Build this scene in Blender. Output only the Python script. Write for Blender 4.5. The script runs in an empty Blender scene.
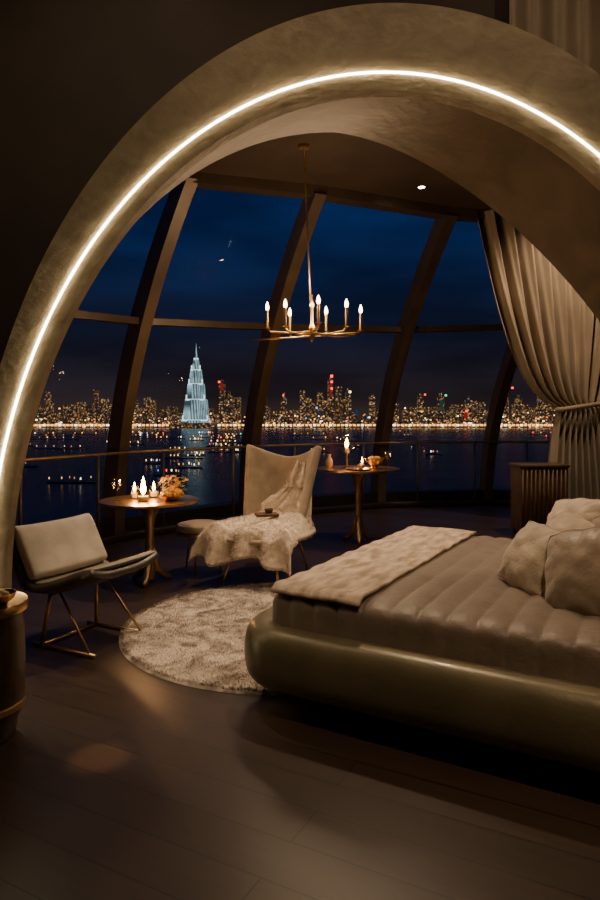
import bpy, bmesh, math, random
from mathutils import Vector, Matrix, noise
random.seed(7)
C = bpy.context.scene.collection
pi = math.pi

# ------------------------------------------------------------------ materials
def newmat(name):
    m = bpy.data.materials.new(name); m.use_nodes = True
    nt = m.node_tree; nt.nodes.clear()
    out = nt.nodes.new('ShaderNodeOutputMaterial')
    return m, nt, out

def pbr(name, c1, rough=0.5, metal=0.0, c2=None, nscale=5.0, bump=0.0, bscale=60.0, sheen=0.0, stretch=None, coat=0.0, distort=0.0, p0=.35, p1=.65):
    m, nt, out = newmat(name)
    N, L = nt.nodes, nt.links
    b = N.new('ShaderNodeBsdfPrincipled')
    L.new(b.outputs[0], out.inputs[0])
    b.inputs['Roughness'].default_value = rough
    b.inputs['Metallic'].default_value = metal
    b.inputs['Sheen Weight'].default_value = sheen
    b.inputs['Coat Weight'].default_value = coat
    tc = N.new('ShaderNodeTexCoord'); mp = N.new('ShaderNodeMapping')
    L.new(tc.outputs['Object'], mp.inputs[0])
    if stretch: mp.inputs['Scale'].default_value = stretch
    n = N.new('ShaderNodeTexNoise'); n.inputs['Scale'].default_value = nscale; n.inputs['Detail'].default_value = 5
    n.inputs['Distortion'].default_value = distort
    L.new(mp.outputs[0], n.inputs['Vector'])
    r = N.new('ShaderNodeValToRGB')
    c2 = c2 or tuple(x*0.75 for x in c1)
    r.color_ramp.elements[0].position = p0; r.color_ramp.elements[1].position = p1
    r.color_ramp.elements[0].color = (*c2, 1); r.color_ramp.elements[1].color = (*c1, 1)
    L.new(n.outputs[0], r.inputs[0]); L.new(r.outputs[0], b.inputs['Base Color'])
    if bump > 0:
        n2 = N.new('ShaderNodeTexNoise'); n2.inputs['Scale'].default_value = bscale; n2.inputs['Detail'].default_value = 4
        L.new(mp.outputs[0], n2.inputs['Vector'])
        bp = N.new('ShaderNodeBump'); bp.inputs['Strength'].default_value = bump; bp.inputs['Distance'].default_value = 0.01
        L.new(n2.outputs[0], bp.inputs['Height']); L.new(bp.outputs[0], b.inputs['Normal'])
    return m

def emit(name, col, s, sample=True):
    m, nt, out = newmat(name)
    e = nt.nodes.new('ShaderNodeEmission'); e.inputs[0].default_value = (*col, 1); e.inputs[1].default_value = s
    nt.links.new(e.outputs[0], out.inputs[0])
    if not sample: m.cycles.emission_sampling = 'NONE'
    return m

def glassmat(name, tint=(1, 1, 1), base=0.05, edge=0.5):
    m, nt, out = newmat(name); N, L = nt.nodes, nt.links
    t = N.new('ShaderNodeBsdfTransparent'); t.inputs[0].default_value = (*tint, 1)
    g = N.new('ShaderNodeBsdfGlossy'); g.inputs['Roughness'].default_value = 0.0
    lw = N.new('ShaderNodeLayerWeight'); lw.inputs[0].default_value = 0.5
    p = N.new('ShaderNodeMath'); p.operation = 'POWER'; p.inputs[1].default_value = 4
    L.new(lw.outputs['Facing'], p.inputs[0])
    a = N.new('ShaderNodeMath'); a.operation = 'MULTIPLY_ADD'; a.inputs[1].default_value = edge; a.inputs[2].default_value = base
    L.new(p.outputs[0], a.inputs[0])
    mx = N.new('ShaderNodeMixShader'); L.new(a.outputs[0], mx.inputs[0]); L.new(t.outputs[0], mx.inputs[1]); L.new(g.outputs[0], mx.inputs[2])
    L.new(mx.outputs[0], out.inputs[0])
    return m

M = {}
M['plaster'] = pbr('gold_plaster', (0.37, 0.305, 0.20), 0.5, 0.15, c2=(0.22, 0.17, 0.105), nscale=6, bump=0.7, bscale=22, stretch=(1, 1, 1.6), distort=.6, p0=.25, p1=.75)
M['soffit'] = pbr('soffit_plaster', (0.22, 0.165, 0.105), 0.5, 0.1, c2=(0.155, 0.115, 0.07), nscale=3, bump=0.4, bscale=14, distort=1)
M['wall'] = pbr('dark_wall', (0.045, 0.030, 0.020), 0.7, 0, nscale=3)
M['ceil'] = pbr('dark_ceiling', (0.078, 0.054, 0.038), 0.45, 0, nscale=2)
M['bronze'] = pbr('bronze_frame', (0.125, 0.090, 0.063), 0.4, 0.4, nscale=3)
M['darkmetal'] = pbr('dark_metal', (0.04, 0.03, 0.022), 0.4, 0.6, nscale=4)
M['brass'] = pbr('brass', (0.78, 0.52, 0.24), 0.28, 1.0, nscale=6)
M['brassdim'] = pbr('aged_brass', (0.6, 0.40, 0.19), 0.36, 0.9, nscale=6)
M['curtain'] = pbr('curtain_cloth', (0.32, 0.25, 0.17), 0.7, 0, nscale=2, sheen=0.3, bump=0.1, bscale=200)
M['coverlet'] = pbr('satin_coverlet', (0.215, 0.158, 0.11), 0.48, 0, c2=(0.16, 0.118, 0.082), nscale=9, bump=0.35, bscale=40, sheen=0.3)
M['runner'] = pbr('woven_runner', (0.62, 0.49, 0.365), 0.7, 0, c2=(0.30, 0.22, 0.15), nscale=16, bump=0.6, bscale=70, stretch=(1, .35, 1))
M['leather'] = pbr('olive_leather', (0.20, 0.168, 0.095), 0.36, 0.2, nscale=4, bump=0.12, bscale=50, coat=0.1)
M['pillowA'] = pbr('pillow_linen', (0.55, 0.44, 0.32), 0.7, 0, nscale=12, bump=0.3, bscale=60, sheen=0.3)
M['pillowB'] = pbr('pillow_satin', (0.34, 0.255, 0.175), 0.45, 0, nscale=10, bump=0.3, bscale=40, sheen=0.3)
M['fur'] = pbr('cream_fur', (0.85, 0.75, 0.62), 0.9, 0, c2=(0.64, 0.53, 0.41), nscale=18, bump=0.5, bscale=90)
M['rug'] = pbr('rug_pile', (0.54, 0.46, 0.38), 0.95, 0, c2=(0.19, 0.15, 0.12), nscale=4.6, bump=0.4, bscale=80, distort=1.4, p0=.36, p1=.62)
M['chairback'] = pbr('beige_upholstery', (0.42, 0.32, 0.21), 0.6, 0, nscale=8, bump=0.15, bscale=90, sheen=0.2)
M['cushion'] = pbr('cream_cushion', (0.62, 0.55, 0.44), 0.6, 0, nscale=6, bump=0.15, bscale=80)
M['seatcush'] = pbr('taupe_cushion', (0.24, 0.20, 0.15), 0.5, 0, nscale=6, bump=0.15, bscale=80)
M['darkleather'] = pbr('dark_leather', (0.055, 0.045, 0.033), 0.35, 0, nscale=6, bump=0.1, bscale=80)
M['walnut'] = pbr('walnut', (0.13, 0.075, 0.04), 0.4, 0, c2=(0.07, 0.04, 0.02), nscale=5, stretch=(6, 6, 1))
M['tabletop'] = pbr('table_top', (0.40, 0.27, 0.15), 0.25, 0.2, nscale=5)
M['ivory'] = pbr('candle_wax', (0.8, 0.7, 0.5), 0.5, 0)
M['leaf'] = pbr('leaf', (0.10, 0.13, 0.03), 0.5, 0)
M['petal'] = pbr('petal', (0.95, 0.58, 0.08), 0.5, 0, c2=(0.85, 0.35, 0.03), nscale=20)
M['fruit'] = pbr('fruit_skin', (0.7, 0.38, 0.06), 0.4, 0, nscale=20)
M['black'] = pbr('black', (0.012, 0.009, 0.007), 0.5)
M['ceramic'] = pbr('ceramic', (0.45, 0.33, 0.2), 0.3, 0)
M['glass'] = glassmat('window_glass', base=.006, edge=.3)
M['cup'] = glassmat('clear_glass', (1, .95, .85), 0.08, 0.8)
M['rail_glass'] = glassmat('balustrade_glass', (.93, .95, .95), 0.03, 0.35)
M['led'] = emit('led_strip', (1.0, 0.79, 0.50), 34)
M['flame'] = emit('candle_flame', (1.0, 0.52, 0.16), 45)
M['bulb'] = emit('warm_bulb', (1.0, 0.66, 0.32), 22)
M['down'] = emit('downlight_lens', (1.0, 0.74, 0.46), 20)

def floor_mat():
    m, nt, out = newmat('dark_oak_planks'); N, L = nt.nodes, nt.links
    b = N.new('ShaderNodeBsdfPrincipled'); L.new(b.outputs[0], out.inputs[0])
    tc = N.new('ShaderNodeTexCoord'); mp = N.new('ShaderNodeMapping'); mp.inputs['Rotation'].default_value = (0, 0, math.radians(28))
    L.new(tc.outputs['Object'], mp.inputs[0])
    br = N.new('ShaderNodeTexBrick'); br.inputs['Scale'].default_value = 1.0
    br.inputs['Brick Width'].default_value = 2.2; br.inputs['Row Height'].default_value = 0.2
    br.inputs['Mortar Size'].default_value = 0.003; br.inputs['Color1'].default_value = (0.050, 0.031, 0.021, 1)
    br.inputs['Color2'].default_value = (0.037, 0.023, 0.0155, 1); br.inputs['Mortar'].default_value = (0.010, 0.007, 0.005, 1)
    L.new(mp.outputs[0], br.inputs['Vector'])
    mp2 = N.new('ShaderNodeMapping'); mp2.inputs['Scale'].default_value = (1.2, 14, 1); L.new(mp.outputs[0], mp2.inputs[0])
    n = N.new('ShaderNodeTexNoise'); n.inputs['Scale'].default_value = 3; n.inputs['Detail'].default_value = 8; L.new(mp2.outputs[0], n.inputs['Vector'])
    mx = N.new('ShaderNodeMix'); mx.data_type = 'RGBA'; mx.blend_type = 'MULTIPLY'; mx.inputs[0].default_value = 0.7
    cr = N.new('ShaderNodeValToRGB'); cr.color_ramp.elements[0].color = (0.5, .5, .5, 1); cr.color_ramp.elements[1].color = (1.35, 1.3, 1.25, 1)
    L.new(n.outputs[0], cr.inputs[0]); L.new(br.outputs['Color'], mx.inputs[6]); L.new(cr.outputs[0], mx.inputs[7]); L.new(mx.outputs[2], b.inputs['Base Color'])
    mr = N.new('ShaderNodeMapRange'); mr.inputs[3].default_value = 0.30; mr.inputs[4].default_value = 0.44
    L.new(n.outputs[0], mr.inputs[0]); L.new(mr.outputs[0], b.inputs['Roughness'])
    bp = N.new('ShaderNodeBump'); bp.inputs['Strength'].default_value = 0.2; bp.inputs['Distance'].default_value = 0.003
    L.new(br.outputs['Fac'], bp.inputs['Height']); bp.invert = True
    bp2 = N.new('ShaderNodeBump'); bp2.inputs['Strength'].default_value = 0.03; bp2.inputs['Distance'].default_value = 0.003
    L.new(n.outputs[0], bp2.inputs['Height']); L.new(bp.outputs[0], bp2.inputs['Normal']); L.new(bp2.outputs[0], b.inputs['Normal'])
    return m
M['floor'] = floor_mat()

# ------------------------------------------------------------------ mesh helpers
def empty(name, loc=(0, 0, 0), rz=0.0):
    o = bpy.data.objects.new(name, None); o.location = loc; o.rotation_euler = (0, 0, rz); o.empty_display_size = 0.1
    C.objects.link(o); return o

def mesh(name, verts, faces, mat, parent=None, smooth=True, mats=None, midx=None):
    me = bpy.data.meshes.new(name); me.from_pydata([tuple(v) for v in verts], [], faces)
    if mats:
        for q in mats: me.materials.append(q)
        me.polygons.foreach_set('material_index', midx)
    else: me.materials.append(mat)
    me.polygons.foreach_set('use_smooth', [smooth]*len(me.polygons))
    me.update()
    o = bpy.data.objects.new(name, me); C.objects.link(o)
    if parent: o.parent = parent
    return o

def fixn(o):
    bm = bmesh.new(); bm.from_mesh(o.data); bmesh.ops.recalc_face_normals(bm, faces=bm.faces); bm.to_mesh(o.data); bm.free(); return o

def box(name, c, s, mat, parent=None, bev=0.0, seg=3, rz=0.0):
    bm = bmesh.new(); bmesh.ops.create_cube(bm, size=1)
    for v in bm.verts: v.co = Vector((v.co.x*s[0], v.co.y*s[1], v.co.z*s[2]))
    if bev > 0: bmesh.ops.bevel(bm, geom=bm.edges[:], offset=bev, segments=seg, profile=0.5, affect='EDGES')
    R = Matrix.Rotation(rz, 4, 'Z')
    for v in bm.verts: v.co = R @ v.co + Vector(c)
    me = bpy.data.meshes.new(name); bm.to_mesh(me); bm.free(); me.materials.append(mat)
    for p in me.polygons: p.use_smooth = bev > 0
    o = bpy.data.objects.new(name, me); C.objects.link(o)
    if parent: o.parent = parent
    return o

def grid(name, nu, nv, f, mat, parent=None, closeu=False, thick=0.0, smooth=True):
    vs = [f(i/(nu if closeu else nu-1), j/(nv-1)) for i in range(nu) for j in range(nv)]
    fs = []
    for i in range(nu if closeu else nu-1):
        for j in range(nv-1):
            a = i*nv+j; b = ((i+1) % nu)*nv+j
            fs.append((a, b, b+1, a+1))
    o = mesh(name, vs, fs, mat, parent, smooth)
    if thick:
        md = o.modifiers.new('solid', 'SOLIDIFY'); md.thickness = thick; md.offset = 0
    return o

def lathe(name, prof, mat, parent=None, c=(0, 0, 0), n=40, smooth=True):
    vs, fs = [], []
    for r, z in prof:
        for k in range(n):
            a = 2*pi*k/n; vs.append((c[0]+r*math.cos(a), c[1]+r*math.sin(a), c[2]+z))
    for i in range(len(prof)-1):
        for k in range(n):
            a = i*n+k; b = i*n+(k+1) % n; fs.append((a, b, b+n, a+n))
    if prof[0][0] > 0.001: fs.append(tuple(range(n))[::-1])
    if prof[-1][0] > 0.001: fs.append(tuple(range((len(prof)-1)*n, len(prof)*n)))
    o = mesh(name, vs, fs, mat, parent, smooth)
    if smooth:
        try: o.data.set_sharp_from_angle(angle=math.radians(40))
        except Exception: pass
    return o

def tube(name, path, r, mat, parent=None, n=12, radii=None, sx=1.0, sy=1.0, power=2.0):
    path = [Vector(p) for p in path]; vs, fs = [], []
    prev = None
    for i, p in enumerate(path):
        t = (path[min(i+1, len(path)-1)]-path[max(i-1, 0)]).normalized()
        ref = Vector((0, 0, 1)) if abs(t.z) < 0.9 else Vector((0, 1, 0))
        s = t.cross(ref).normalized()
        if prev is not None and s.dot(prev) < 0: s = -s
        prev = s
        u = s.cross(t).normalized(); rr = radii[i] if radii else r
        for k in range(n):
            a = 2*pi*k/n; ca, sa = math.cos(a), math.sin(a)
            ca = math.copysign(abs(ca)**(2/power), ca); sa = math.copysign(abs(sa)**(2/power), sa)
            vs.append(p+s*(ca*rr*sx)+u*(sa*rr*sy))
    for i in range(len(path)-1):
        for k in range(n):
            a = i*n+k; b = i*n+(k+1) % n; fs.append((a, b, b+n, a+n))
    fs.append(tuple(range(n))[::-1]); fs.append(tuple(range((len(path)-1)*n, len(path)*n)))
    return fixn(mesh(name, vs, fs, mat, parent))

def blob(name, c, r, mat, parent=None, sub=3, amp=0.0):
    bm = bmesh.new(); bmesh.ops.create_icosphere(bm, subdivisions=sub, radius=1)
    for v in bm.verts:
        k = 1+amp*noise.noise(v.co*2+Vector(c)*7)
        v.co = Vector((v.co.x*r[0]*k+c[0], v.co.y*r[1]*k+c[1], v.co.z*r[2]*k+c[2]))
    me = bpy.data.meshes.new(name); bm.to_mesh(me); bm.free(); me.materials.append(mat)
    for p in me.polygons: p.use_smooth = True
    o = bpy.data.objects.new(name, me); C.objects.link(o)
    if parent: o.parent = parent
    return o

def blades(name, samples, length, width, mat, parent):
    vs, fs = [], []
    for p, n in samples:
        dd = (n+Vector((random.gauss(0, .35), random.gauss(0, .35), random.gauss(0, .2)))).normalized()
        s = dd.cross(Vector((random.random()-.5, random.random()-.5, random.random()-.5))).normalized()*width*0.5
        l = length*random.uniform(.6, 1.2); i = len(vs)
        vs += [p-s, p+s, p+dd*l+Vector((0, 0, -l*.15))]; fs.append((i, i+1, i+2))
    return mesh(name, vs, fs, mat, parent, False)

def plight(name, loc, e, col=(1, .62, .32), r=0.03, parent=None):
    l = bpy.data.lights.new(name, 'POINT'); l.energy = e; l.color = col; l.shadow_soft_size = r
    o = bpy.data.objects.new(name, l); o.location = loc; C.objects.link(o)
    if parent: o.parent = parent
    return o

def spot(name, loc, tgt, e, ang, blend=0.6, col=(1, .72, .47), r=0.05, parent=None):
    l = bpy.data.lights.new(name, 'SPOT'); l.energy = e; l.color = col; l.shadow_soft_size = r
    l.spot_size = math.radians(ang); l.spot_blend = blend
    o = bpy.data.objects.new(name, l)
    o.rotation_euler = (Vector(tgt)-Vector(loc)).to_track_quat('-Z', 'Y').to_euler(); o.location = loc
    C.objects.link(o)
    if parent: o.parent = parent
    return o

# ------------------------------------------------------------------ ROOM SHELL
H = 4.2
ribB = [(-3.95, 4.3), (-3.3, 6.3), (-2.35, 8.1), (-.81, 9.75), (1.3, 10.9), (3.2, 11.2), (5.0, 11.0)]
ribT = [(-2.7, 4.3), (-2.2, 5.95), (-1.26, 7.3), (.21, 7.7), (1.95, 8.5), (3.75, 8.9), (5.0, 8.7)]
def cr(P, t):
    n = len(P)-1; i = min(int(t), n-1); f = t-i
    return Vector(P[i]).lerp(Vector(P[i+1]), f)
def wpt(t, z):
    s = (z/H)**2; b = cr(ribB, t); q = cr(ribT, t); p = b.lerp(q, s); return Vector((p.x, p.y, z))
def wnorm(t, z):
    a = wpt(min(t+.05, 6), z)-wpt(max(t-.05, 0), z); b = wpt(t, min(z+.1, H))-wpt(t, max(z-.1, 0)); return a.cross(b).normalized()

basec = [Vector(p) for p in ribB]; topc = [Vector(p) for p in ribT]
fl = [(-3.95, -1.6, 0)]+[(p.x, p.y, 0) for p in basec]+[(5.0, -1.6, 0)]
mesh('floor', fl, [tuple(range(len(fl)))[::-1]], M['floor'], smooth=False)
ce = [(-3.95, -1.6, H), (-3.95, 4.3, H)]+[(p.x, p.y, H) for p in topc]+[(5.0, -1.6, H)]
mesh('ceiling', ce, [tuple(range(len(ce)))], M['ceil'], smooth=False)
box('wall_left', (-4.0, 1.35, H/2), (.1, 5.9, H), M['wall'])
box('wall_right', (5.05, 4.7, H/2), (.1, 12.6, H), M['wall'])
box('wall_back', (0.5, -1.65, H/2), (9.1, .1, H), M['wall'])

zr = [0, .68, 1.36, 2.04, 2.72, 4.2]
for k in range(6):
    grid('window_%d' % (k+1), 2, 6, lambda a, b, k=k: wpt(k+a*.9999, zr[int(round(b*5))]), M['glass'], smooth=False)
frame = empty('window_frame')
for k in range(0, 7):
    vs, fs = [], []
    NZ = 24
    for j in range(NZ+1):
        z = H*j/NZ; p = wpt(k, z); n = wnorm(k, z)
        tcs = (wpt(min(k+.05, 6), z)-wpt(max(k-.05, 0), z)).normalized()
        if n.dot(Vector((1.5, 4, 1))-p) < 0: n = -n
        w = .098
        for (a, b) in ((-w, -.06), (w, -.06), (w*.75, .16), (-w*.75, .16)): vs.append(p+tcs*a+n*b)
    for j in range(NZ):
        for q in range(4):
            a = j*4+q; b = j*4+(q+1) % 4; fs.append((a, b, b+4, a+4))
    fixn(mesh('rib_%d' % k, vs, fs, M['bronze'], frame, smooth=False))
def hbar(name, z0, z1, d0, d1, mat, par, slope=0.0):
    vs, fs = [], []
    n = 72
    for i in range(n+1):
        t = 6*i/n; dz = slope*(t-3); p = wpt(t, (z0+z1)/2+dz); k = min(int(t), 5)
        q = (wpt(k+.9, z0+dz)-wpt(k+.1, z0+dz)).normalized()
        nn = Vector((q.y, -q.x, 0)).normalized()
        for (z, dd) in ((z0, d0), (z0, d1), (z1, d1), (z1, d0)): vs.append(Vector((p.x, p.y, z+dz))+nn*dd)
    for i in range(n):
        for k in range(4):
            a = i*4+k; b = i*4+(k+1) % 4; fs.append((a, b, b+4, a+4))
    return fixn(mesh(name, vs, fs, mat, par, smooth=False))
hbar('transom', 2.66, 2.74, -.05, .1, M['bronze'], frame, .085)
hbar('head', 4.08, 4.2, -.05, .14, M['bronze'], frame)
hbar('trim_1', 0.0, 0.22, -.1, .14, M['darkmetal'], None)

bal = empty('glass_balustrade')
def bpt(t, z):
    p = cr(ribB, t); q = (cr(ribB, min(t+.25, 6))-cr(ribB, max(t-.25, 0))).normalized(); n = Vector((q.y, -q.x))
    return Vector((p.x+n.x*.38, p.y+n.y*.38, z))
grid('glass_panel', 80, 2, lambda a, b: bpt(.15+5.7*a, .1+b*.92), M['rail_glass'], bal)
tube('handrail', [bpt(.15+5.7*i/80, 1.05) for i in range(81)], .018, M['brassdim'], bal)
tube('shoe', [bpt(.15+5.7*i/80, .05) for i in range(81)], .045, M['darkmetal'], bal, power=6)
for i in range(12):
    t = .15+5.7*i/11
    tube('post_%d' % (i+1), [bpt(t, 0.0), bpt(t, 1.05)], .018, M['bronze'], bal)

# ------------------------------------------------------------------ ARCH
def sgnp(v, p): return math.copysign(abs(v)**p, v)
def archcurve(cx, cz, a, b, y, ar=None, n=2.0, N=96, NL=8):
    ar = ar or a; out = []
    for i in range(NL): out.append(Vector((cx-a, y, cz*i/NL)))
    for i in range(N+1):
        th = pi-pi*i/N; c, s = math.cos(th), math.sin(th)
        if c < 0: x = cx+a*c; z = cz+b*s
        else: x = cx+ar*sgnp(c, 2/n); z = cz+b*abs(s)**(2/n)
        out.append(Vector((x, y, z)))
    for i in range(NL): out.append(Vector((cx+ar, y, cz*(NL-1-i)/NL)))
    return out
outer = archcurve(.5, .5, 2.3, 3.22, 3.5, 2.35)
outerb = [Vector((p.x, 3.7, p.z)) for p in outer]
ledF = archcurve(.47, .49, 2.2, 2.91, 3.6)
def insc(c, f, dy):
    cx, cz = .47, .49
    return [Vector((cx+(p.x-cx)*(1-f/2.2), p.y+dy, cz+(p.z-cz)*(1-f/2.91) if p.z > cz else p.z)) for p in c]
lip2 = insc(ledF, .075, .05)
lip3 = insc(ledF, .08, .12)
rear = archcurve(.2, .5, 2.11, 2.87, 4.3, 2.45, 1.6)
arch = empty('arch')
def strip(name, A, B, mat, par, smooth=True, rows=1):
    n = len(A); vs = []; fs = []
    for r in range(rows+1): vs += [a.lerp(b, r/rows) for a, b in zip(A, B)]
    for r in range(rows):
        for i in range(n-1): fs.append((r*n+i, r*n+i+1, (r+1)*n+i+1, (r+1)*n+i))
    return mesh(name, vs, fs, mat, par, smooth)
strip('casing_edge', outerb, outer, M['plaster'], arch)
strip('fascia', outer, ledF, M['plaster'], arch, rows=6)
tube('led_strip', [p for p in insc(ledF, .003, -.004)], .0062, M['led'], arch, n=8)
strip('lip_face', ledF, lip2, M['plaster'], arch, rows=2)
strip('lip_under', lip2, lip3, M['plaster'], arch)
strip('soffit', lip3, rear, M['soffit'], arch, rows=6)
def wall_with_arch(name, c, y, mat):
    vs, fs = [], []
    n = len(c)
    for p in c: vs += [Vector((p.x, y, p.z)), Vector((p.x, y, H))]
    for i in range(n-1):
        if abs(c[i+1].x-c[i].x) > 1e-6: fs.append((2*i, 2*i+2, 2*i+3, 2*i+1))
    for (x0, x1) in ((-3.95, c[0].x), (c[-1].x, 5.0)):
        k = len(vs); vs += [Vector((x0, y, 0)), Vector((x1, y, 0)), Vector((x1, y, H)), Vector((x0, y, H))]; fs.append((k, k+1, k+2, k+3))
    return mesh(name, vs, fs, mat, None, False)
wall_with_arch('wall_arch_front', outer, 3.7, M['wall'])
wall_with_arch('wall_arch_rear', rear, 4.3, M['wall'])

def outer_z(x):
    dd = (x-.5)/2.35
    return .5+3.22*math.sqrt(max(0, 1-dd*dd))+.03 if dd < .999 else 0.02
cf = empty('curtain')
def fcur(a, b):
    x = 1.16+a*2.2; zb = outer_z(x); z = zb+(H-.02-zb)*b
    return Vector((x, 3.6+.035*math.sin(a*2*pi*16)+.01*math.sin(a*41), z))
grid('drape', 320, 14, fcur, M['curtain'], cf)

cw = empty('curtain')
def wcur(a, b):
    z = .02+b*(H-.05); zt = 1.62
    if z > zt:
        f = (z-zt)/(H-.03-zt); g = f**.45; g2 = f**.6
        xl = 3.42+(2.30-3.42)*g; xr = 3.98+(4.8-3.98)*g2; am = .035+.075*f**.5
    else:
        f = (zt-z)/zt; g = f**.5; xl = 3.42-.2*g; xr = 3.98+.35*g; am = .035+.05*g
    x = xl+(xr-xl)*a
    y = 8.55-.1*a+am*math.sin(a*2*pi*11+.5*math.sin(z*1.3))+am*.35*math.sin(a*2*pi*23+z)
    return Vector((x, y, z))
grid('drape', 330, 60, wcur, M['curtain'], cw)
tube('tieback', [Vector((3.70+.33*math.cos(a), 8.5+.14*math.sin(a), 1.62+.05*math.cos(a))) for a in [2*pi*i/28 for i in range(29)]], .03, M['curtain'], cw)
tube('track', [(2.2, 8.55, H-.02), (4.85, 8.45, H-.02)], .018, M['darkmetal'], cw)

# ------------------------------------------------------------------ CITY OUTSIDE
def winmat():
    m, nt, out = newmat('lit_facade'); N, L = nt.nodes, nt.links
    g = N.new('ShaderNodeNewGeometry'); sp = N.new('ShaderNodeSeparateXYZ'); L.new(g.outputs['Position'], sp.inputs[0])
    ad = N.new('ShaderNodeMath'); ad.operation = 'ADD'; L.new(sp.outputs[0], ad.inputs[0]); L.new(sp.outputs[1], ad.inputs[1])
    def q(sock, s):
        a = N.new('ShaderNodeMath'); a.operation = 'DIVIDE'; a.inputs[1].default_value = s; L.new(sock, a.inputs[0])
        b = N.new('ShaderNodeMath'); b.operation = 'FLOOR'; L.new(a.outputs[0], b.inputs[0]); return b.outputs[0]
    cb = N.new('ShaderNodeCombineXYZ'); L.new(q(ad.outputs[0], 1.6), cb.inputs[0]); L.new(q(sp.outputs[2], 1.4), cb.inputs[1])
    wn = N.new('ShaderNodeTexWhiteNoise'); wn.noise_dimensions = '2D'; L.new(cb.outputs[0], wn.inputs['Vector'])
    r = N.new('ShaderNodeValToRGB'); r.color_ramp.interpolation = 'CONSTANT'
    E = r.color_ramp.elements; E[0].color = (.06, .042, .038, 1); E[0].position = 0; E[1].position = .66; E[1].color = (.40, .18, .055, 1)
    for p, c in ((.84, (.9, .5, .18)), (.945, (.45, .5, .6)), (.96, (1.8, 1.15, .55))):
        e = E.new(p); e.color = (*c, 1)
    L.new(wn.outputs['Value'], r.inputs[0])
    e = N.new('ShaderNodeEmission'); L.new(r.outputs[0], e.inputs[0]); e.inputs[1].default_value = .38
    L.new(e.outputs[0], out.inputs[0]); m.cycles.emission_sampling = 'NONE'
    return m
facade = winmat()
redglow = emit('red_glow', (.9, .06, .05), .25, False); blueglow = emit('blue_glow', (.12, .22, .7), .14, False); greenglow = emit('green_glow', (.06, .45, .32), .12, False)
def boxes(name, lst, mats):
    vs, fs, mi = [], [], []
    for (x, y, z0, z1, w, dd, k) in lst:
        i = len(vs)
        for zz in (z0, z1): vs += [(x-w, y-dd, zz), (x+w, y-dd, zz), (x+w, y+dd, zz), (x-w, y+dd, zz)]
        fs += [(i, i+1, i+5, i+4), (i+1, i+2, i+6, i+5), (i+2, i+3, i+7, i+6), (i+3, i, i+4, i+7), (i+4, i+5, i+6, i+7), (i+3, i+2, i+1, i)]
        mi += [k]*6
    return mesh(name, vs, fs, None, None, False, mats=mats, midx=mi)
WZ = -14.0
bl = []
for i in range(520):
    x = random.uniform(-1100, 1100); y = random.uniform(800, 1050)
    if abs(x+127) < 24 and y < 830: continue
    h = random.choice([6, 9, 12, 15, 18, 22, 26])*random.uniform(.7, 1.3)
    if random.random() < .15: h += random.uniform(10, 24)
    w = random.uniform(4, 10) if h < 28 else random.uniform(3, 5)
    bl.append((x, y, WZ, WZ+4+h, w, w, 0))
for (x, h) in ((-97, 54), (-88, 40), (-20, 38), (38, 60), (60, 44), (-45, 40), (22, 36), (90, 38), (150, 38), (175, 38), (210, 34), (255, 46), (272, 36), (300, 42)):
    bl.append((x, 810, WZ, WZ+h, 3.6, 3.6, 0)); bl.append((x, 810, WZ+h, WZ+h+5, 1.4, 1.4, 0))
for (x, z0, z1, w, k) in ((38, 24, 46, 1.5, 1), (-97, 32, 40, 2, 1), (10, -4, 2, 2, 1), (24, -2, 6, 1.6, 2), (70, 0, 8, 1.6, 2), (175, 8, 20, 1.8, 3), (205, -3, 4, 2, 1), (255, 22, 32, 1.8, 1)):
    bl.append((x, 804, z0, z1, w, 1, k))
boxes('city_skyline', bl, [facade, redglow, blueglow, greenglow])
lm = [emit('light_amber', (1, .46, .12), 2.8, False), emit('light_white', (1, .8, .5), 4.2, False), emit('light_red', (1, .05, .03), 3.5, False),
      emit('light_blue', (.12, .3, 1), 2.4, False), emit('light_green', (.1, .9, .5), 1.8, False), emit('light_dim', (1, .5, .2), .9, False)]
ll = []
for i in range(1350):
    x = random.uniform(-1000, 1000); y = random.uniform(785, 800); z = WZ+abs(random.gauss(0, 8))
    s = random.uniform(.35, .85); k = random.choices([0, 1, 2, 3, 4, 5], [8, 1.8, .7, .3, .25, 8])[0]
    ll.append((x, y, z, z+2*s, s, s, k))
for i in range(420):
    x = -1000+i*4.8; ll.append((x, 784, WZ+2.2, WZ+4.4, 1.5, .8, 0 if i % 4 else 1))
for (x, z, s, k) in ((38, 46.5, 1.6, 2), (38, 40, 1.3, 2), (38, 32, 1.3, 2), (-97, 40, 1.2, 2), (60, 28, 1.2, 1), (20, 9, 1.2, 3), (150, 25, 1.0, 2), (175, 24, 1.1, 4), (255, 33, 1.1, 2), (-20, 24, 1.0, 2), (200, 5, 1.2, 2), (-45, 8, 1.1, 2)):
    ll.append((x, 780, z, z+2*s, s, s, k))
boxes('city_lights', ll, lm)

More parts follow.
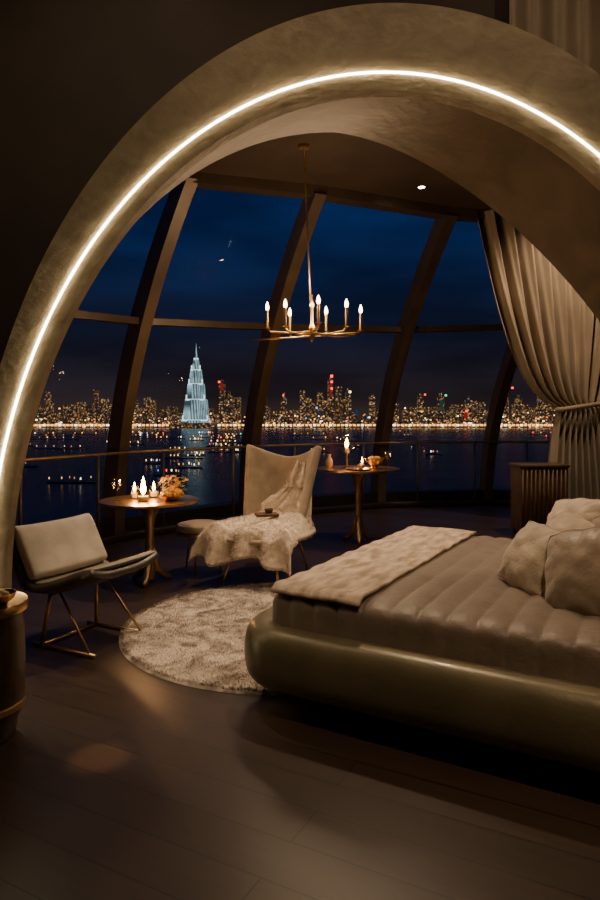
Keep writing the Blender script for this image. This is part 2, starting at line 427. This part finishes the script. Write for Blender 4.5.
nb, nl = [], []
def cluster(n, y0, dy, fx, fw, cnt, s0, s1, wt):
    for i in range(n):
        y = y0+i*dy+random.uniform(-6, 6); x0 = y*fx(); w = y*random.uniform(*fw)
        nb.append((x0, y, WZ, WZ+.3, w, .4, 0))
        for k in range(cnt):
            s = random.uniform(s0, s1)*y/200
            nl.append((x0-w+2*w*(k+random.random())/cnt, y+random.uniform(-3, 3), WZ+1.0, WZ+1.3+2.2*s, s, s, random.choices([0, 1, 2, 3, 4, 5], wt)[0]))
cluster(16, 150, 24, lambda: -random.uniform(.34, .62), (.02, .07), 6, .06, .12, [6, 1, .3, .2, .3, 9])
cluster(20, 165, 20, lambda: -random.uniform(.10, .27), (.01, .035), 6, .07, .15, [5, 3, .4, .6, .6, 5])
cluster(14, 220, 28, lambda: random.uniform(-.02, .72), (.005, .03), 4, .06, .12, [5, 1, .6, .3, .3, 6])
boxes('jetty', nb, [M['black']])
boxes('jetty_lights', nl, lm)

# illuminated tower
def towermat():
    m, nt, out = newmat('tower_glow'); N, L = nt.nodes, nt.links
    g = N.new('ShaderNodeNewGeometry'); sp = N.new('ShaderNodeSeparateXYZ'); L.new(g.outputs['Position'], sp.inputs[0])
    ad = N.new('ShaderNodeMath'); ad.operation = 'MULTIPLY_ADD'; ad.inputs[1].default_value = 1.0; L.new(sp.outputs[0], ad.inputs[0]); L.new(sp.outputs[1], ad.inputs[2])
    w2 = N.new('ShaderNodeMath'); w2.operation = 'PINGPONG'; w2.inputs[1].default_value = 1.7; L.new(ad.outputs[0], w2.inputs[0])
    no = N.new('ShaderNodeTexNoise'); no.inputs['Scale'].default_value = .12; L.new(g.outputs['Position'], no.inputs['Vector'])
    mu = N.new('ShaderNodeMath'); mu.operation = 'MULTIPLY'; L.new(no.outputs[0], mu.inputs[0]); L.new(w2.outputs[0], mu.inputs[1])
    mr = N.new('ShaderNodeMapRange'); mr.inputs[1].default_value = 0.1; mr.inputs[2].default_value = .9; mr.inputs[3].default_value = .08; mr.inputs[4].default_value = .8
    L.new(mu.outputs[0], mr.inputs[0])
    e = N.new('ShaderNodeEmission'); e.inputs[0].default_value = (.48, .78, .86, 1); L.new(mr.outputs[0], e.inputs[1])
    L.new(e.outputs[0], out.inputs[0]); m.cycles.emission_sampling = 'NONE'; return m
tw = empty('tower', (-127, 795, WZ))
tm = towermat(); teal = emit('tower_band', (.68, .90, .96), 1.5, False)
lev = [(0, 19), (9, 18.4), (9.5, 15.5), (24, 14.3), (34, 13.4), (34.5, 11.4), (46, 10.6), (53, 10), (53.5, 8.2), (63, 7.5), (70, 6.8), (70.5, 5.2), (78, 4.2), (84, 2.8), (86, 1.6), (92, .8), (103, .15)]
vs, fs = [], []
for z, w in lev:
    c = w*.35
    vs += [(-w, -c, z), (-c, -w, z), (c, -w, z), (w, -c, z), (w, c, z), (c, w, z), (-c, w, z), (-w, c, z)]
for i in range(len(lev)-1):
    for k in range(8):
        a = i*8+k; b = i*8+(k+1) % 8; fs.append((a, b, b+8, a+8))
mesh('shaft', vs, fs, tm, tw, False)
for (z, w) in ((9, 18.6), (34, 13.7), (53, 10.3), (70, 7.1), (84, 3.2)):
    box('cornice', (0, 0, z), (w*1.6, w*1.8, 1.7), teal, tw)
for sx in (-1, 1):
    for (z, w) in ((9, 16.5), (34, 12), (53, 8.8), (70, 5.6)):
        box('crown_fin', (sx*w*.9, -w*.5, z+3), (1.4, 1.4, 6), teal, tw)
box('podium', (0, 0, 3), (56, 44, 6), facade, tw)

def watermat():
    m, nt, out = newmat('river_water'); N, L = nt.nodes, nt.links
    b = N.new('ShaderNodeBsdfPrincipled'); b.inputs['Base Color'].default_value = (.01, .014, .024, 1); b.inputs['Roughness'].default_value = .27
    tc = N.new('ShaderNodeTexCoord'); n = N.new('ShaderNodeTexNoise'); n.inputs['Scale'].default_value = .12; n.inputs['Detail'].default_value = 2
    L.new(tc.outputs['Object'], n.inputs['Vector']); bp = N.new('ShaderNodeBump'); bp.inputs['Strength'].default_value = .3; bp.inputs['Distance'].default_value = .3
    L.new(n.outputs[0], bp.inputs['Height']); L.new(bp.outputs[0], b.inputs['Normal']); L.new(b.outputs[0], out.inputs[0]); return m
mesh('river', [(-1600, 30, WZ), (1600, 30, WZ), (1600, 1500, WZ), (-1600, 1500, WZ)], [(0, 1, 2, 3)], watermat(), smooth=False)

w = bpy.data.worlds.new('night_sky'); bpy.context.scene.world = w; w.use_nodes = True
nt = w.node_tree; nt.nodes.clear(); N, L = nt.nodes, nt.links
out = N.new('ShaderNodeOutputWorld'); bg = N.new('ShaderNodeBackground'); L.new(bg.outputs[0], out.inputs[0])
tc = N.new('ShaderNodeTexCoord'); sp = N.new('ShaderNodeSeparateXYZ'); L.new(tc.outputs['Generated'], sp.inputs[0])
ra = N.new('ShaderNodeValToRGB'); L.new(sp.outputs[2], ra.inputs[0])
E = ra.color_ramp.elements
E[0].position = 0; E[0].color = (.036, .023, .020, 1); E[1].position = .5; E[1].color = (.004, .021, .092, 1)
for p, c in ((.03, (.019, .014, .017)), (.12, (.008, .010, .025)), (.27, (.0045, .0175, .074))):
    e = E.new(p); e.color = (*c, 1)
mp = N.new('ShaderNodeMapping'); mp.inputs['Scale'].default_value = (1.5, 1.5, 7); L.new(tc.outputs['Generated'], mp.inputs[0])
no = N.new('ShaderNodeTexNoise'); no.inputs['Scale'].default_value = 2.0; no.inputs['Detail'].default_value = 5; L.new(mp.outputs[0], no.inputs['Vector'])
mr = N.new('ShaderNodeMapRange'); mr.inputs[1].default_value = .35; mr.inputs[2].default_value = .7; mr.inputs[3].default_value = .6; mr.inputs[4].default_value = 1.3
L.new(no.outputs[0], mr.inputs[0]); L.new(mr.outputs[0], bg.inputs[1]); L.new(ra.outputs[0], bg.inputs[0])

# ------------------------------------------------------------------ BED
BO = Vector((-.167, 3.39, 0)); BA = math.radians(-30)
bed = empty('bed', BO, BA)
Rb = Matrix.Rotation(BA, 4, 'Z')
BL, BW = 1.78, 2.15
def quilt(a, b):
    x = -.01+a*BL; r = .07
    ins = r-math.sqrt(max(0, r*r-(r-x)**2)) if x < r else 0
    ins = min(ins, r)
    ch = .016*abs(math.sin(pi*x/.135))**.55
    th = pi*b
    c, s = -math.cos(th), math.sin(th)
    p = 2/9.0
    hw = BW/2-ins+ch*.8; ht = .19-ins+ch
    y = BW/2+hw*sgnp(c, p); z = .40+ht*abs(s)**p
    z += .004*noise.noise(Vector((x*6, y*6, 0)))
    return Vector((x, y, z))
grid('quilt', 190, 160, quilt, M['coverlet'], bed)
box('mattress', (BL/2+.03, BW/2, .42), (BL-.1, BW-.06, .26), M['coverlet'], bed, .05)
def cap(a, b):
    p = quilt(0, a); return Vector((p.x+.0, p.y, .36+(p.z-.36)*b))
grid('quilt_foot', 60, 3, cap, M['coverlet'], bed)
path = []
ro = .075; R0 = .22
path.append((BL+.05, -ro, .275))
for i in range(12): path.append((BL-(BL-R0)*(i+1)/12, -ro, .275))
for i in range(1, 11):
    a = pi*1.5-pi/2*i/10; path.append((-ro+R0+(R0)*math.cos(a), -ro+R0+R0*math.sin(a), .275))
for i in range(12): path.append((-ro, R0+(BW-2*R0)*(i+1)/12, .275))
for i in range(1, 11):
    a = pi-pi/2*i/10; path.append((-ro+R0+R0*math.cos(a), BW+ro-R0+R0*math.sin(a), .275))
for i in range(12): path.append((R0+(BL-R0)*(i+1)/12, BW+ro, .275))
tube('side_rail', path, 1, M['leather'], bed, n=40, sx=.105, sy=.155, power=2.6)
box('slat_base', (BL/2+.05, BW/2, .3), (BL-.1, BW-.1, .12), M['black'], bed)
box('plinth', (BL/2+.12, BW/2, .09), (BL-.35, BW-.5, .18), M['black'], bed)
box('headboard', (BL+.12, BW/2-.1, .6), (.12, BW-.25, 1.0), M['leather'], bed, .05)
def run(a, b):
    x = .03+a*.50; y = -.02+b*(BW+.0)
    z = .614+.006*noise.noise(Vector((x*9, y*9, 3)))+.003*math.sin(y*30)
    e = min(b, 1-b)
    if e < .02: z -= (.02-e)*1.2
    return Vector((x+.012*noise.noise(Vector((y*3, 0, 1))), y, z))
grid('foot_runner', 40, 140, run, M['runner'], bed, thick=.016)

def pillow(loc, w, h, t, lean, yaw, mat, name='pillow', roll=0):
    n = 40; vs, fs = [], []
    def P(i, j, s):
        u = -1+2*i/n; v = -1+2*j/n
        X = u*math.sqrt(1-.17*v*v)*(1+.02*math.sin(v*9+loc[0]*9)*abs(u)); Y = v*math.sqrt(1-.17*u*u)*(1+.02*math.sin(u*8+loc[1]*9)*abs(v))
        x = w/2*X; y = h/2*Y
        k = (1-u*u)*(1-v*v)
        z = s*t/2*(max(0, (1-abs(u)**3)*(1-abs(v)**3)))**.55*(.8+.2*k)
        z += s*.012*noise.noise(Vector((X*2.6+loc[0]*5, Y*2.6, s)))*min(1, k*3)
        an = math.atan2(abs(Y), abs(X)); rr = math.hypot(X, Y)
        z -= s*.007*max(0, math.sin(an*16+loc[1]*4))*max(0, rr-.55)*min(1, k*6)*2
        return Vector((x, y, z))
    for s in (1, -1):
        k = len(vs)
        for i in range(n+1):
            for j in range(n+1): vs.append(P(i, j, s))
        for i in range(n):
            for j in range(n):
                a = k+i*(n+1)+j; f = (a, a+n+1, a+n+2, a+1); fs.append(f if s > 0 else f[::-1])
    st, ct = math.sin(lean), math.cos(lean)
    Mx = Matrix(((0, st, ct), (1, 0, 0), (0, ct, -st))).to_4x4()
    T = Matrix.Translation(BO) @ Rb @ Matrix.Translation(loc) @ Matrix.Rotation(yaw, 4, 'Z') @ Mx @ Matrix.Rotation(roll, 4, 'Z')
    o = mesh(name, vs, fs, mat)
    bm = bmesh.new(); bm.from_mesh(o.data); bmesh.ops.remove_doubles(bm, verts=bm.verts, dist=.0005); bm.to_mesh(o.data); bm.free()
    o.matrix_world = T
    loop = [(i, 0) for i in range(n)]+[(n, j) for j in range(n)]+[(n-i, n) for i in range(n)]+[(0, n-j) for j in range(n+1)]
    tube('piping', [P(i, j, 1) for i, j in loop], .006, mat, o, n=8)
    return o
d = math.radians
pillow((1.20, .70, .755), .38, .36, .18, d(32), d(50), M['pillowA'], roll=d(7))
pillow((1.48, .44, .765), .42, .42, .19, d(22), d(62), M['pillowB'], roll=d(-14))
pillow((1.30, 1.16, .765), .40, .33, .16, d(36), d(52), M['pillowA'], roll=d(14))
pillow((1.58, 1.06, .775), .40, .38, .16, d(24), d(60), M['pillowB'], roll=d(-5))
pillow((1.27, 1.60, .79), .44, .38, .17, d(28), d(48), M['pillowA'], roll=d(-8))

# ------------------------------------------------------------------ RUG
rug = empty('rug', (-.11, 4.6, 0))
def rz(x, y):
    return .022+.008*noise.noise(Vector((x*8, y*8, 0)))+.004*noise.noise(Vector((x*22, y*22, 4)))
def rf(a, b):
    r = 1.13*b; th = 2*pi*a; x, y = r*math.cos(th), r*math.sin(th)
    z = rz(x, y) if b < .97 else rz(x, y)*(1-b)/.03
    return Vector((x, y, z+.002))
grid('pile', 200, 90, rf, M['rug'], rug, closeu=True)
sm = []
for i in range(80000):
    r = 1.13*math.sqrt(random.random()); th = random.random()*2*pi; x, y = r*math.cos(th), r*math.sin(th)
    q = Vector((noise.noise(Vector((x*5, y*5, 9))), noise.noise(Vector((x*5, y*5, 19))), .8))
    sm.append((Vector((x, y, rz(x, y)-.004)), q))
blades('pile_tufts', sm, .019, .006, M['rug'], rug)

# ------------------------------------------------------------------ PEDESTAL TABLES
def ptable(loc, h, R):
    e = empty('pedestal_table', loc)
    lathe('top', [(0, h-.035), (R*.8, h-.03), (R, h-.014), (R, h-.002), (R-.01, h), (0, h)], M['tabletop'], e, n=64)
    lathe('top_rim', [(R-.003, h-.022), (R+.008, h-.02), (R+.008, h-.001), (R-.003, h+.001)], M['brass'], e, n=64)
    lathe('stem', [(0, 0.03), (.05, .03), (.055, .10), (.042, .3), (.036, .5*h+.1), (.05, h-.16), (.09, h-.07), (.14, h-.032), (0, h-.03)], M['brassdim'], e, n=32)
    for k in range(3):
        a = 2*pi*k/3+.5; c, s = math.cos(a), math.sin(a)
        pts = [(c*r, s*r, z) for r, z in ((.02, .34), (.035, .22), (.07, .12), (.13, .05), (.2, .018))]
        tube('foot_%d' % (k+1), pts, .02, M['brassdim'], e, radii=[.022, .032, .035, .03, .018])
    return e
T1 = Vector((-1.35, 5.84, 0)); h1 = .74; ptable(T1, h1, .43)
T2 = Vector((.69, 7.7, 0)); h2 = .87; ptable(T2, h2, .48)

def candle(loc, r=.035, h=.09, e=2.5, fl=.022):
    o = empty('candle_glass', loc)
    lathe('cup', [(0, .002), (r*.8, .002), (r, .01), (r*1.1, h), (r*1.03, h), (r*.93, .012), (0, .008)], M['cup'], o, n=24)
    lathe('wax', [(0, .012), (r*.85, .012), (r*.88, h*.45), (0, h*.45)], M['ivory'], o, n=20)
    lathe('flame', [(0, h*.5), (fl*.35, h*.5+fl*.5), (fl*.45, h*.5+fl), (fl*.25, h*.5+fl*2.1), (0, h*.5+fl*3)], M['flame'], o, n=14)
    plight('candle_light', (0, 0, h+.07), e, (1, .5, .2), .03, o)
    return o
candle(T1+Vector((-.03, -.12, h1)), .055, .10, 16, .058)
candle(T1+Vector((-.15, .05, h1)), .035, .12, 5, .032)
candle(T1+Vector((.0, .16, h1)), .035, .11, 5, .032)
candle(T2+Vector((.06, .14, h2)), .03, .10, 4, .025)
# globe lamp on a stem
gl = empty('globe_lamp', T2+Vector((-.14, -.05, h2)))
lathe('base', [(0, 0), (.055, .0), (.058, .008), (.015, .02), (.010, .05), (.009, .17), (.03, .19), (.04, .20), (0, .205)], M['brass'], gl, n=28)
lathe('globe', [(.035, .20)]+[(.10*math.sin(a), .30-.10*math.cos(a)) for a in [.4+2.35*i/14 for i in range(15)]], M['cup'], gl, n=32)
lathe('flame', [(0, .24), (.018, .262), (.024, .285), (.013, .33), (0, .365)], M['flame'], gl, n=16)
lathe('wax', [(0, .205), (.022, .205), (.022, .24), (0, .242)], M['ivory'], gl, n=16)
plight('lamp_light', (0, 0, .42), 10, (1, .55, .25), .03, gl)

g = empty('wine_glass', T1+Vector((-.27, -.10, h1)))
WG = [(.035, 0), (.035, .003), (.005, .008), (.004, .09), (.03, .11), (.04, .15), (.034, .2), (.031, .2), (.037, .15), (.027, .113), (0, .1)]
lathe('bowl', WG, M['cup'], g, n=24)
fd = empty('flower_bowl', T1+Vector((.20, -.06, h1+.002)))
lathe('dish', [(0, .0), (.05, .0), (.06, .01), (.12, .045), (.125, .05), (.115, .048), (.05, .015), (0, .012)], M['brassdim'], fd, n=32)
for i in range(9):
    a = i*2.4; r = .02+.075*math.sqrt(i/9)
    blob('fruit_%d' % (i+1), (r*math.cos(a), r*math.sin(a), .055), (.026, .026, .024), M['fruit'], fd, 2, .1)
for i in range(52):
    a = random.random()*2*pi; r = random.uniform(.0, .15); z = random.uniform(.08, .23)-r*.3
    c = Vector((r*math.cos(a), r*math.sin(a), z))
    nrm = Vector((math.cos(a)*.6-.4, math.sin(a)*.6-.5, .9)).normalized()
    vs, fs = [c], []
    ax = nrm.cross(Vector((0, 1, .3))).normalized(); ay = nrm.cross(ax)
    npet = 10
    for k in range(npet):
        t = 2*pi*k/npet; rr = .03 if k % 2 == 0 else .016
        vs.append(c+ax*rr*math.cos(t)+ay*rr*math.sin(t)+nrm*.008)
    fs = [(0, 1+k, 1+(k+1) % npet) for k in range(npet)]
    mesh('blossom_%d' % (i+1), vs, fs, M['petal'] if i % 4 else M['leaf'], fd, False)
    if i % 2 == 0: tube('stalk_%d' % (i+1), [(c.x*.2, c.y*.2, .02), c], .0022, M['leaf'], fd, n=5)

b2 = empty('gold_bowl', T2+Vector((.19, -.03, h2)))
lathe('bowl', [(0, 0), (.045, 0), (.05, .01), (.03, .025), (.09, .07), (.115, .12), (.108, .12), (.08, .075), (0, .035)], M['brass'], b2, n=32)
for i in range(6):
    a = i*1.05; blob('fruit_%d' % (i+1), (.045*math.cos(a), .045*math.sin(a), .115), (.03, .03, .028), M['fruit'], b2, 2, .1)
tr = empty('serving_tray', T2+Vector((-.02, -.26, h2)))
lathe('plate', [(0, 0), (.11, 0), (.14, .012), (.143, .02), (.135, .018), (.1, .008), (0, .008)], M['brass'], tr, n=36)
lathe('cup', [(.02, .008), (.035, .02), (.04, .06), (.035, .06), (.03, .025), (0, .018)], M['ceramic'], tr, (.03, 0, 0), 20)
g = empty('wine_glass', T2+Vector((.36, .05, h2)))
lathe('bowl', WG, M['cup'], g, n=24)
g = empty('vase', T2+Vector((-.34, .08, h2)))
lathe('body', [(0, 0), (.03, 0), (.045, .04), (.04, .09), (.018, .13), (.022, .16), (.015, .16), (0, .13)], M['ceramic'], g, n=24)

# ------------------------------------------------------------------ WING CHAIR WITH THROW
wc = empty('wing_chair', (-.27, 6.1, 0), d(-20))
def back(a, b):
    A = -1+2*a; h = b
    x = .355*A*(.78+.30*h)
    zt = 1.08+.13*abs(A)**1.7
    z = .40+(zt-.40)*h
    y = .30+.20*h-.32*abs(A)**2.2*(1-.35*h)
    return Vector((x, y, z))
o = grid('back_shell', 40, 30, back, M['chairback'], wc, thick=.07)
mdl = o.modifiers.new('sub', 'SUBSURF'); mdl.levels = 1; mdl.render_levels = 1
def seatp(a, b):
    th = 2*pi*a; r = b
    return Vector((.42*math.copysign(abs(math.cos(th))**.8, math.cos(th))*r, -.10+.50*math.copysign(abs(math.sin(th))**.8, math.sin(th))*r, .37+.05*r**3))
grid('seat_shell', 60, 14, seatp, M['chairback'], wc, closeu=True, thick=.035)
box('seat_cushion', (0, -.08, .43), (.66, .80, .12), M['chairback'], wc, .05, 5)
for i, (sx, sy) in enumerate(((-.22, -.52), (.26, -.46), (-.24, .28), (.24, .28))):
    tube('leg_%d' % (i+1), [(sx*.75, sy*.8, .37), (sx*1.05, sy*1.1, 0.004)], .012, M['brass'], wc, radii=[.017, .010])
tube('leg_brace', [(-.2, -.35, .35), (.2, -.35, .35)], .01, M['brass'], wc)
def throw(a, b):
    s = b
    u = -1+2*a
    keys = [(0.0, (.20, .36, 1.02), .10), (.18, (.18, .22, .78), .15), (.34, (.08, .10, .545), .28), (.55, (-.02, -.22, .525), .40), (.74, (-.04, -.50, .50), .44), (.83, (-.04, -.575, .44), .45), (1.0, (-.05, -.61, .25), .46)]
    for k in range(len(keys)-1):
        if keys[k][0] <= s <= keys[k+1][0]:
            f = (s-keys[k][0])/(keys[k+1][0]-keys[k][0]); f = f*f*(3-2*f) if k < 2 else f
            c = Vector(keys[k][1]).lerp(Vector(keys[k+1][1]), f); w = keys[k][2]+(keys[k+1][2]-keys[k][2])*f; break
    hang = max(0, (s-.74)/.26)
    x = c.x+w*u; y = c.y; z = c.z
    ed = max(0, abs(u)-.78)/.22
    z -= ed*ed*.16*(1-hang*.6)*(1 if s > .3 else 0)
    y -= hang*.06*math.sin(u*11+1)
    z += hang*.045*math.sin(u*5+.7)
    z += .032*math.sin(u*8+s*9)*(1-hang)*(1 if s > .25 else .4)+.03*noise.noise(Vector((u*3, s*8, 1)))
    y += .02*noise.noise(Vector((u*5, s*5, 7)))
    return Vector((x, y, z+.012))
grid('fur_throw', 70, 110, throw, M['fur'], wc, thick=.02)
sm = []
for i in range(26000):
    a, b = random.random(), random.random(); p = throw(a, b)
    q1 = throw(min(a+.01, 1), b)-throw(max(a-.01, 0), b); q2 = throw(a, min(b+.01, 1))-throw(a, max(b-.01, 0))
    n = q1.cross(q2).normalized()
    if n.z < 0 and b < .7: n = -n
    if b >= .7 and n.y > 0: n = -n
    sm.append((p+n*.008, n))
for i in range(2500):
    a = random.random(); sm.append((throw(a, 1.0), Vector((0, -.2, -1))))
blades('throw_fur', sm, .018, .005, M['fur'], wc)
bk = empty('book', (-.30, 5.85, .605), d(15))
box('cover', (0, 0, .0), (.20, .14, .024), M['walnut'], bk, .004)
box('pages', (0.004, 0, .0), (.192, .136, .016), M['ivory'], bk)
lathe('cup', [(0, .012), (.03, .012), (.042, .05), (.036, .05), (.02, .018), (0, .018)], M['walnut'], bk, (.02, 0, 0), 20)

# round footstool beside the wing chair
fo = empty('footstool', (-.95, 6.22, 0))
lathe('cushion', [(0, .38), (.19, .385), (.23, .405), (.235, .43), (.22, .46), (.17, .475), (0, .48)], M['chairback'], fo, n=40)
lathe('ring', [(.21, .37), (.238, .372), (.238, .392), (.21, .394)], M['brassdim'], fo, n=40)
for i in range(3):
    a = 2*pi*i/3+.4
    tube('leg_%d' % (i+1), [(.14*math.cos(a), .14*math.sin(a), .38), (.20*math.cos(a), .20*math.sin(a), .004)], .01, M['brassdim'], fo, radii=[.014, .009])

# ------------------------------------------------------------------ LOW LOUNGE CHAIR (left)
lc = empty('lounge_chair', (-1.42, 4.35, 0), d(63))
prof = [(-.34, .52), (-.26, .49), (-.10, .43), (.05, .385), (.14, .38), (.20, .42), (.26, .52), (.32, .63), (.38, .74)]
def pf(t):
    t = t*(len(prof)-1); i = min(int(t), len(prof)-2); f = t-i
    g = lambda k: Vector(prof[max(0, min(len(prof)-1, k))])
    a, b, c, e = g(i-1), g(i), g(i+1), g(i+2)
    return .5*((2*b)+(c-a)*f+(2*a-5*b+4*c-e)*f*f+(3*b-a-3*c+e)*f**3)
def shell(a, b):
    u = -1+2*a; p = pf(b); w = .35*(1-.12*abs(2*b-1)**4)
    return Vector((w*u, p.x, p.y+.05*abs(u)**3*(1 if b < .6 else .3)-.02))
grid('shell', 30, 50, shell, M['darkleather'], lc, thick=.045)
def cush(name, t0, t1, wd, th, mat):
    def f(a, b):
        ang = 2*pi*a; u = math.cos(ang); s = math.sin(ang)
        t = t0+(t1-t0)*b; p = pf(t); q = (pf(min(t+.02, 1))-pf(max(t-.02, 0))).normalized(); n = Vector((-q.y, q.x))
        e = (max(0, 1-abs(2*b-1)**6))**.5
        off = th*(.5+.5*sgnp(s, .45)*e)+.01
        ww = wd*(.93+.07*e)
        return Vector((ww*sgnp(u, .35), p.x+n.x*off, p.y+n.y*off+.01*abs(u)))
    o = grid(name, 48, 30, f, mat, lc, closeu=True); fixn(o); return o
cush('back_cushion', .58, 1.0, .33, .10, M['cushion'])
cush('seat_cushion', .02, .56, .32, .05, M['seatcush'])
for s in (-1, 1):
    q = 'l' if s < 0 else 'r'
    tube('post_rear_'+q, [(s*.20, .12, .37), (s*.24, .16, .012)], .013, M['brass'], lc)
    tube('post_front_'+q, [(s*.20, .05, .37), (s*.24, -.26, .012)], .009, M['brassdim'], lc)
    tube('floor_bar_'+q, [(s*.24, -.30, .013), (s*.24, .24, .013)], .013, M['brass'], lc)
tube('cross_bar', [(-.24, .16, .013), (.24, .16, .013)], .012, M['brass'], lc)
tube('under_bar', [(-.22, .10, .345), (.22, .10, .345)], .012, M['darkmetal'], lc)

# ------------------------------------------------------------------ SIDE TABLE (left edge)
st = empty('side_table', (-1.5, 3.03, 0))
lathe('drum', [(.15, 0), (.16, .01), (.175, .08), (.2, .14), (.205, .3), (.2, .5), (.19, .56), (.205, .6), (.205, .62), (0, .62)], M['walnut'], st, n=48)
lathe('rim', [(.198, .585), (.215, .59), (.218, .61), (.212, .63), (.195, .622)], M['brass'], st, n=48)
lathe('band', [(.20, .14), (.211, .145), (.211, .17), (.20, .175)], M['brass'], st, n=48)
g = empty('ornament_bowl', (-1.4, 3.03, .622))
lathe('bowl', [(0, 0), (.03, 0), (.06, .02), (.075, .05), (.07, .05), (.05, .022), (0, .01)], M['brass'], g, n=28)
for i in range(4): blob('nut_%d' % i, (.025*math.cos(i*1.6), .025*math.sin(i*1.6), .042), (.02, .02, .016), M['ceramic'], g, 2, .2)

# ------------------------------------------------------------------ CABINET
cb = empty('cabinet', (2.98, 8.12, 0))
box('carcass', (0, 0, .46), (.58, .38, .80), M['walnut'], cb, .008)
box('top', (0, 0, .875), (.62, .42, .035), M['walnut'], cb, .008)
box('base', (0, .01, .03), (.52, .34, .06), M['black'], cb)
for i in range(11): tube('rib_%d' % (i+1), [(-.26+i*.052, -.192, .09), (-.26+i*.052, -.192, .83)], .014, M['walnut'], cb, n=8)
box('handle', (0, -.215, .5), (.012, .012, .16), M['brass'], cb, .003)

# ------------------------------------------------------------------ CHANDELIER
ch = empty('chandelier', (.12, 6.5, 0))
tube('rod', [(-.08, 0, H-.01), (0, 0, 2.30)], .009, M['brassdim'], ch)
lathe('canopy', [(0, -.04), (.05, -.035), (.06, -.003), (0, -.003)], M['brassdim'], ch, (-.08, 0, H), 24)
lathe('hub', [(0, 2.22), (.012, 2.235), (.02, 2.26), (.03, 2.30), (.022, 2.34), (.035, 2.37), (.018, 2.42), (.014, 2.56), (.024, 2.6), (.01, 2.66), (.008, 2.7)], M['brass'], ch, n=24)
arms = [(0.15, .50), (1.15, .38), (2.25, .36), (2.95, .46), (3.9, .36), (4.9, .30), (5.6, .42)]
for i, (a, r) in enumerate(arms):
    c, s = math.cos(a), math.sin(a); zz = 2.34+.03*(i % 2)
    tube('arm_%d' % (i+1), [(0, 0, zz-.03), (c*r*.5, s*r*.5, zz-.045), (c*r*.92, s*r*.92, zz-.03), (c*r, s*r, zz)], .011, M['brass'], ch)
    lathe('pan_%d' % (i+1), [(0, 0), (.03, .006), (.036, .014), (.012, .012), (.013, .03), (0.012, .04)], M['brass'], ch, (c*r, s*r, zz), 20)
    lathe('candle_%d' % (i+1), [(.013, .03), (.013, .19), (0, .19)], M['brassdim'], ch, (c*r, s*r, zz), 14)
    lathe('bulb_%d' % (i+1), [(0, .19), (.013, .197), (.019, .218), (.013, .25), (0, .28)], M['bulb'], ch, (c*r, s*r, zz), 14)
    plight('bulb_light_%d' % (i+1), (c*r, s*r, zz+.31), 8.5, (1, .68, .39), .02, ch)
tube('cross_arm', [(-.60, -.05, 2.24), (.5, .05, 2.33)], .009, M['brass'], ch)

# ------------------------------------------------------------------ DOWNLIGHTS AND ADDED SPOTS
def down(loc, tgt, e, ang, blend=.7, r=.05, col=(1, .72, .47)):
    o = empty('downlight_or_added_spot', (loc[0], loc[1], H))
    lathe('trim_ring', [(.045, -.003), (.06, -.006), (.065, -.001), (.045, -.001)], M['darkmetal'], o, n=28)
    lathe('lens', [(0, -.004), (.04, -.004), (.04, -.002)], M['down'], o, n=24)
    l = spot('beam', (0, 0, -.03), (tgt[0]-loc[0], tgt[1]-loc[1], tgt[2]-H), e, ang, blend, r=r, parent=o, col=col)
    return o
down((1.44, 7.7), (1.3, 7.6, 0), 130, 100)
down((.6, 5.3), (.9, 4.4, .5), 300, 80, r=.08)
down((-.5, 6.4), (-.5, 5.6, .4), 240, 58, r=.06)
down((-1.5, 5.2), (-1.5, 4.4, .3), 170, 58, r=.06)
down((3.2, 7.3), (3.5, 8.5, 2.2), 210, 110)
down((3.0, 5.0), (2.0, 4.2, .5), 180, 95, r=.08)
down((1.2, .9), (.95, 3.1, .5), 260, 58, .9, r=.08)  # added fill behind the view, brightens the bed's near side
down((-1.2, 1.5), (-1.0, 3.5, 2.9), 80, 80, r=.1)  # added unseen spot, brightens the left of the arch fascia
down((.6, 1.6), (.6, 3.6, 3.5), 50, 75, r=.1)  # added unseen spot, brightens the top of the arch
down((2.2, 1.5), (1.9, 3.6, 3.5), 55, 75, r=.1)  # added unseen spot, brightens the right of the arch and drape
down((-.9, 2.9), (-.88, 2.85, 0), 650, 4.5, .9, .02, (1, .55, .26))  # added narrow spot, makes an orange patch in place of a floor reflection
down((-.8, 3.4), (-.79, 3.42, 0), 350, 4.5, .9, .02, (1, .55, .26))  # second added narrow spot for the other orange floor patch

# ------------------------------------------------------------------ CAMERA
cam = bpy.data.cameras.new('camera'); co = bpy.data.objects.new('camera', cam); C.objects.link(co)
co.location = (0, 0, 1.5); co.rotation_euler = (pi/2, 0, 0)
cam.sensor_fit = 'VERTICAL'; cam.sensor_height = 36; cam.lens = 36*650/900
cam.shift_y = -35/900; cam.clip_end = 4000; cam.clip_start = .05
bpy.context.scene.camera = co
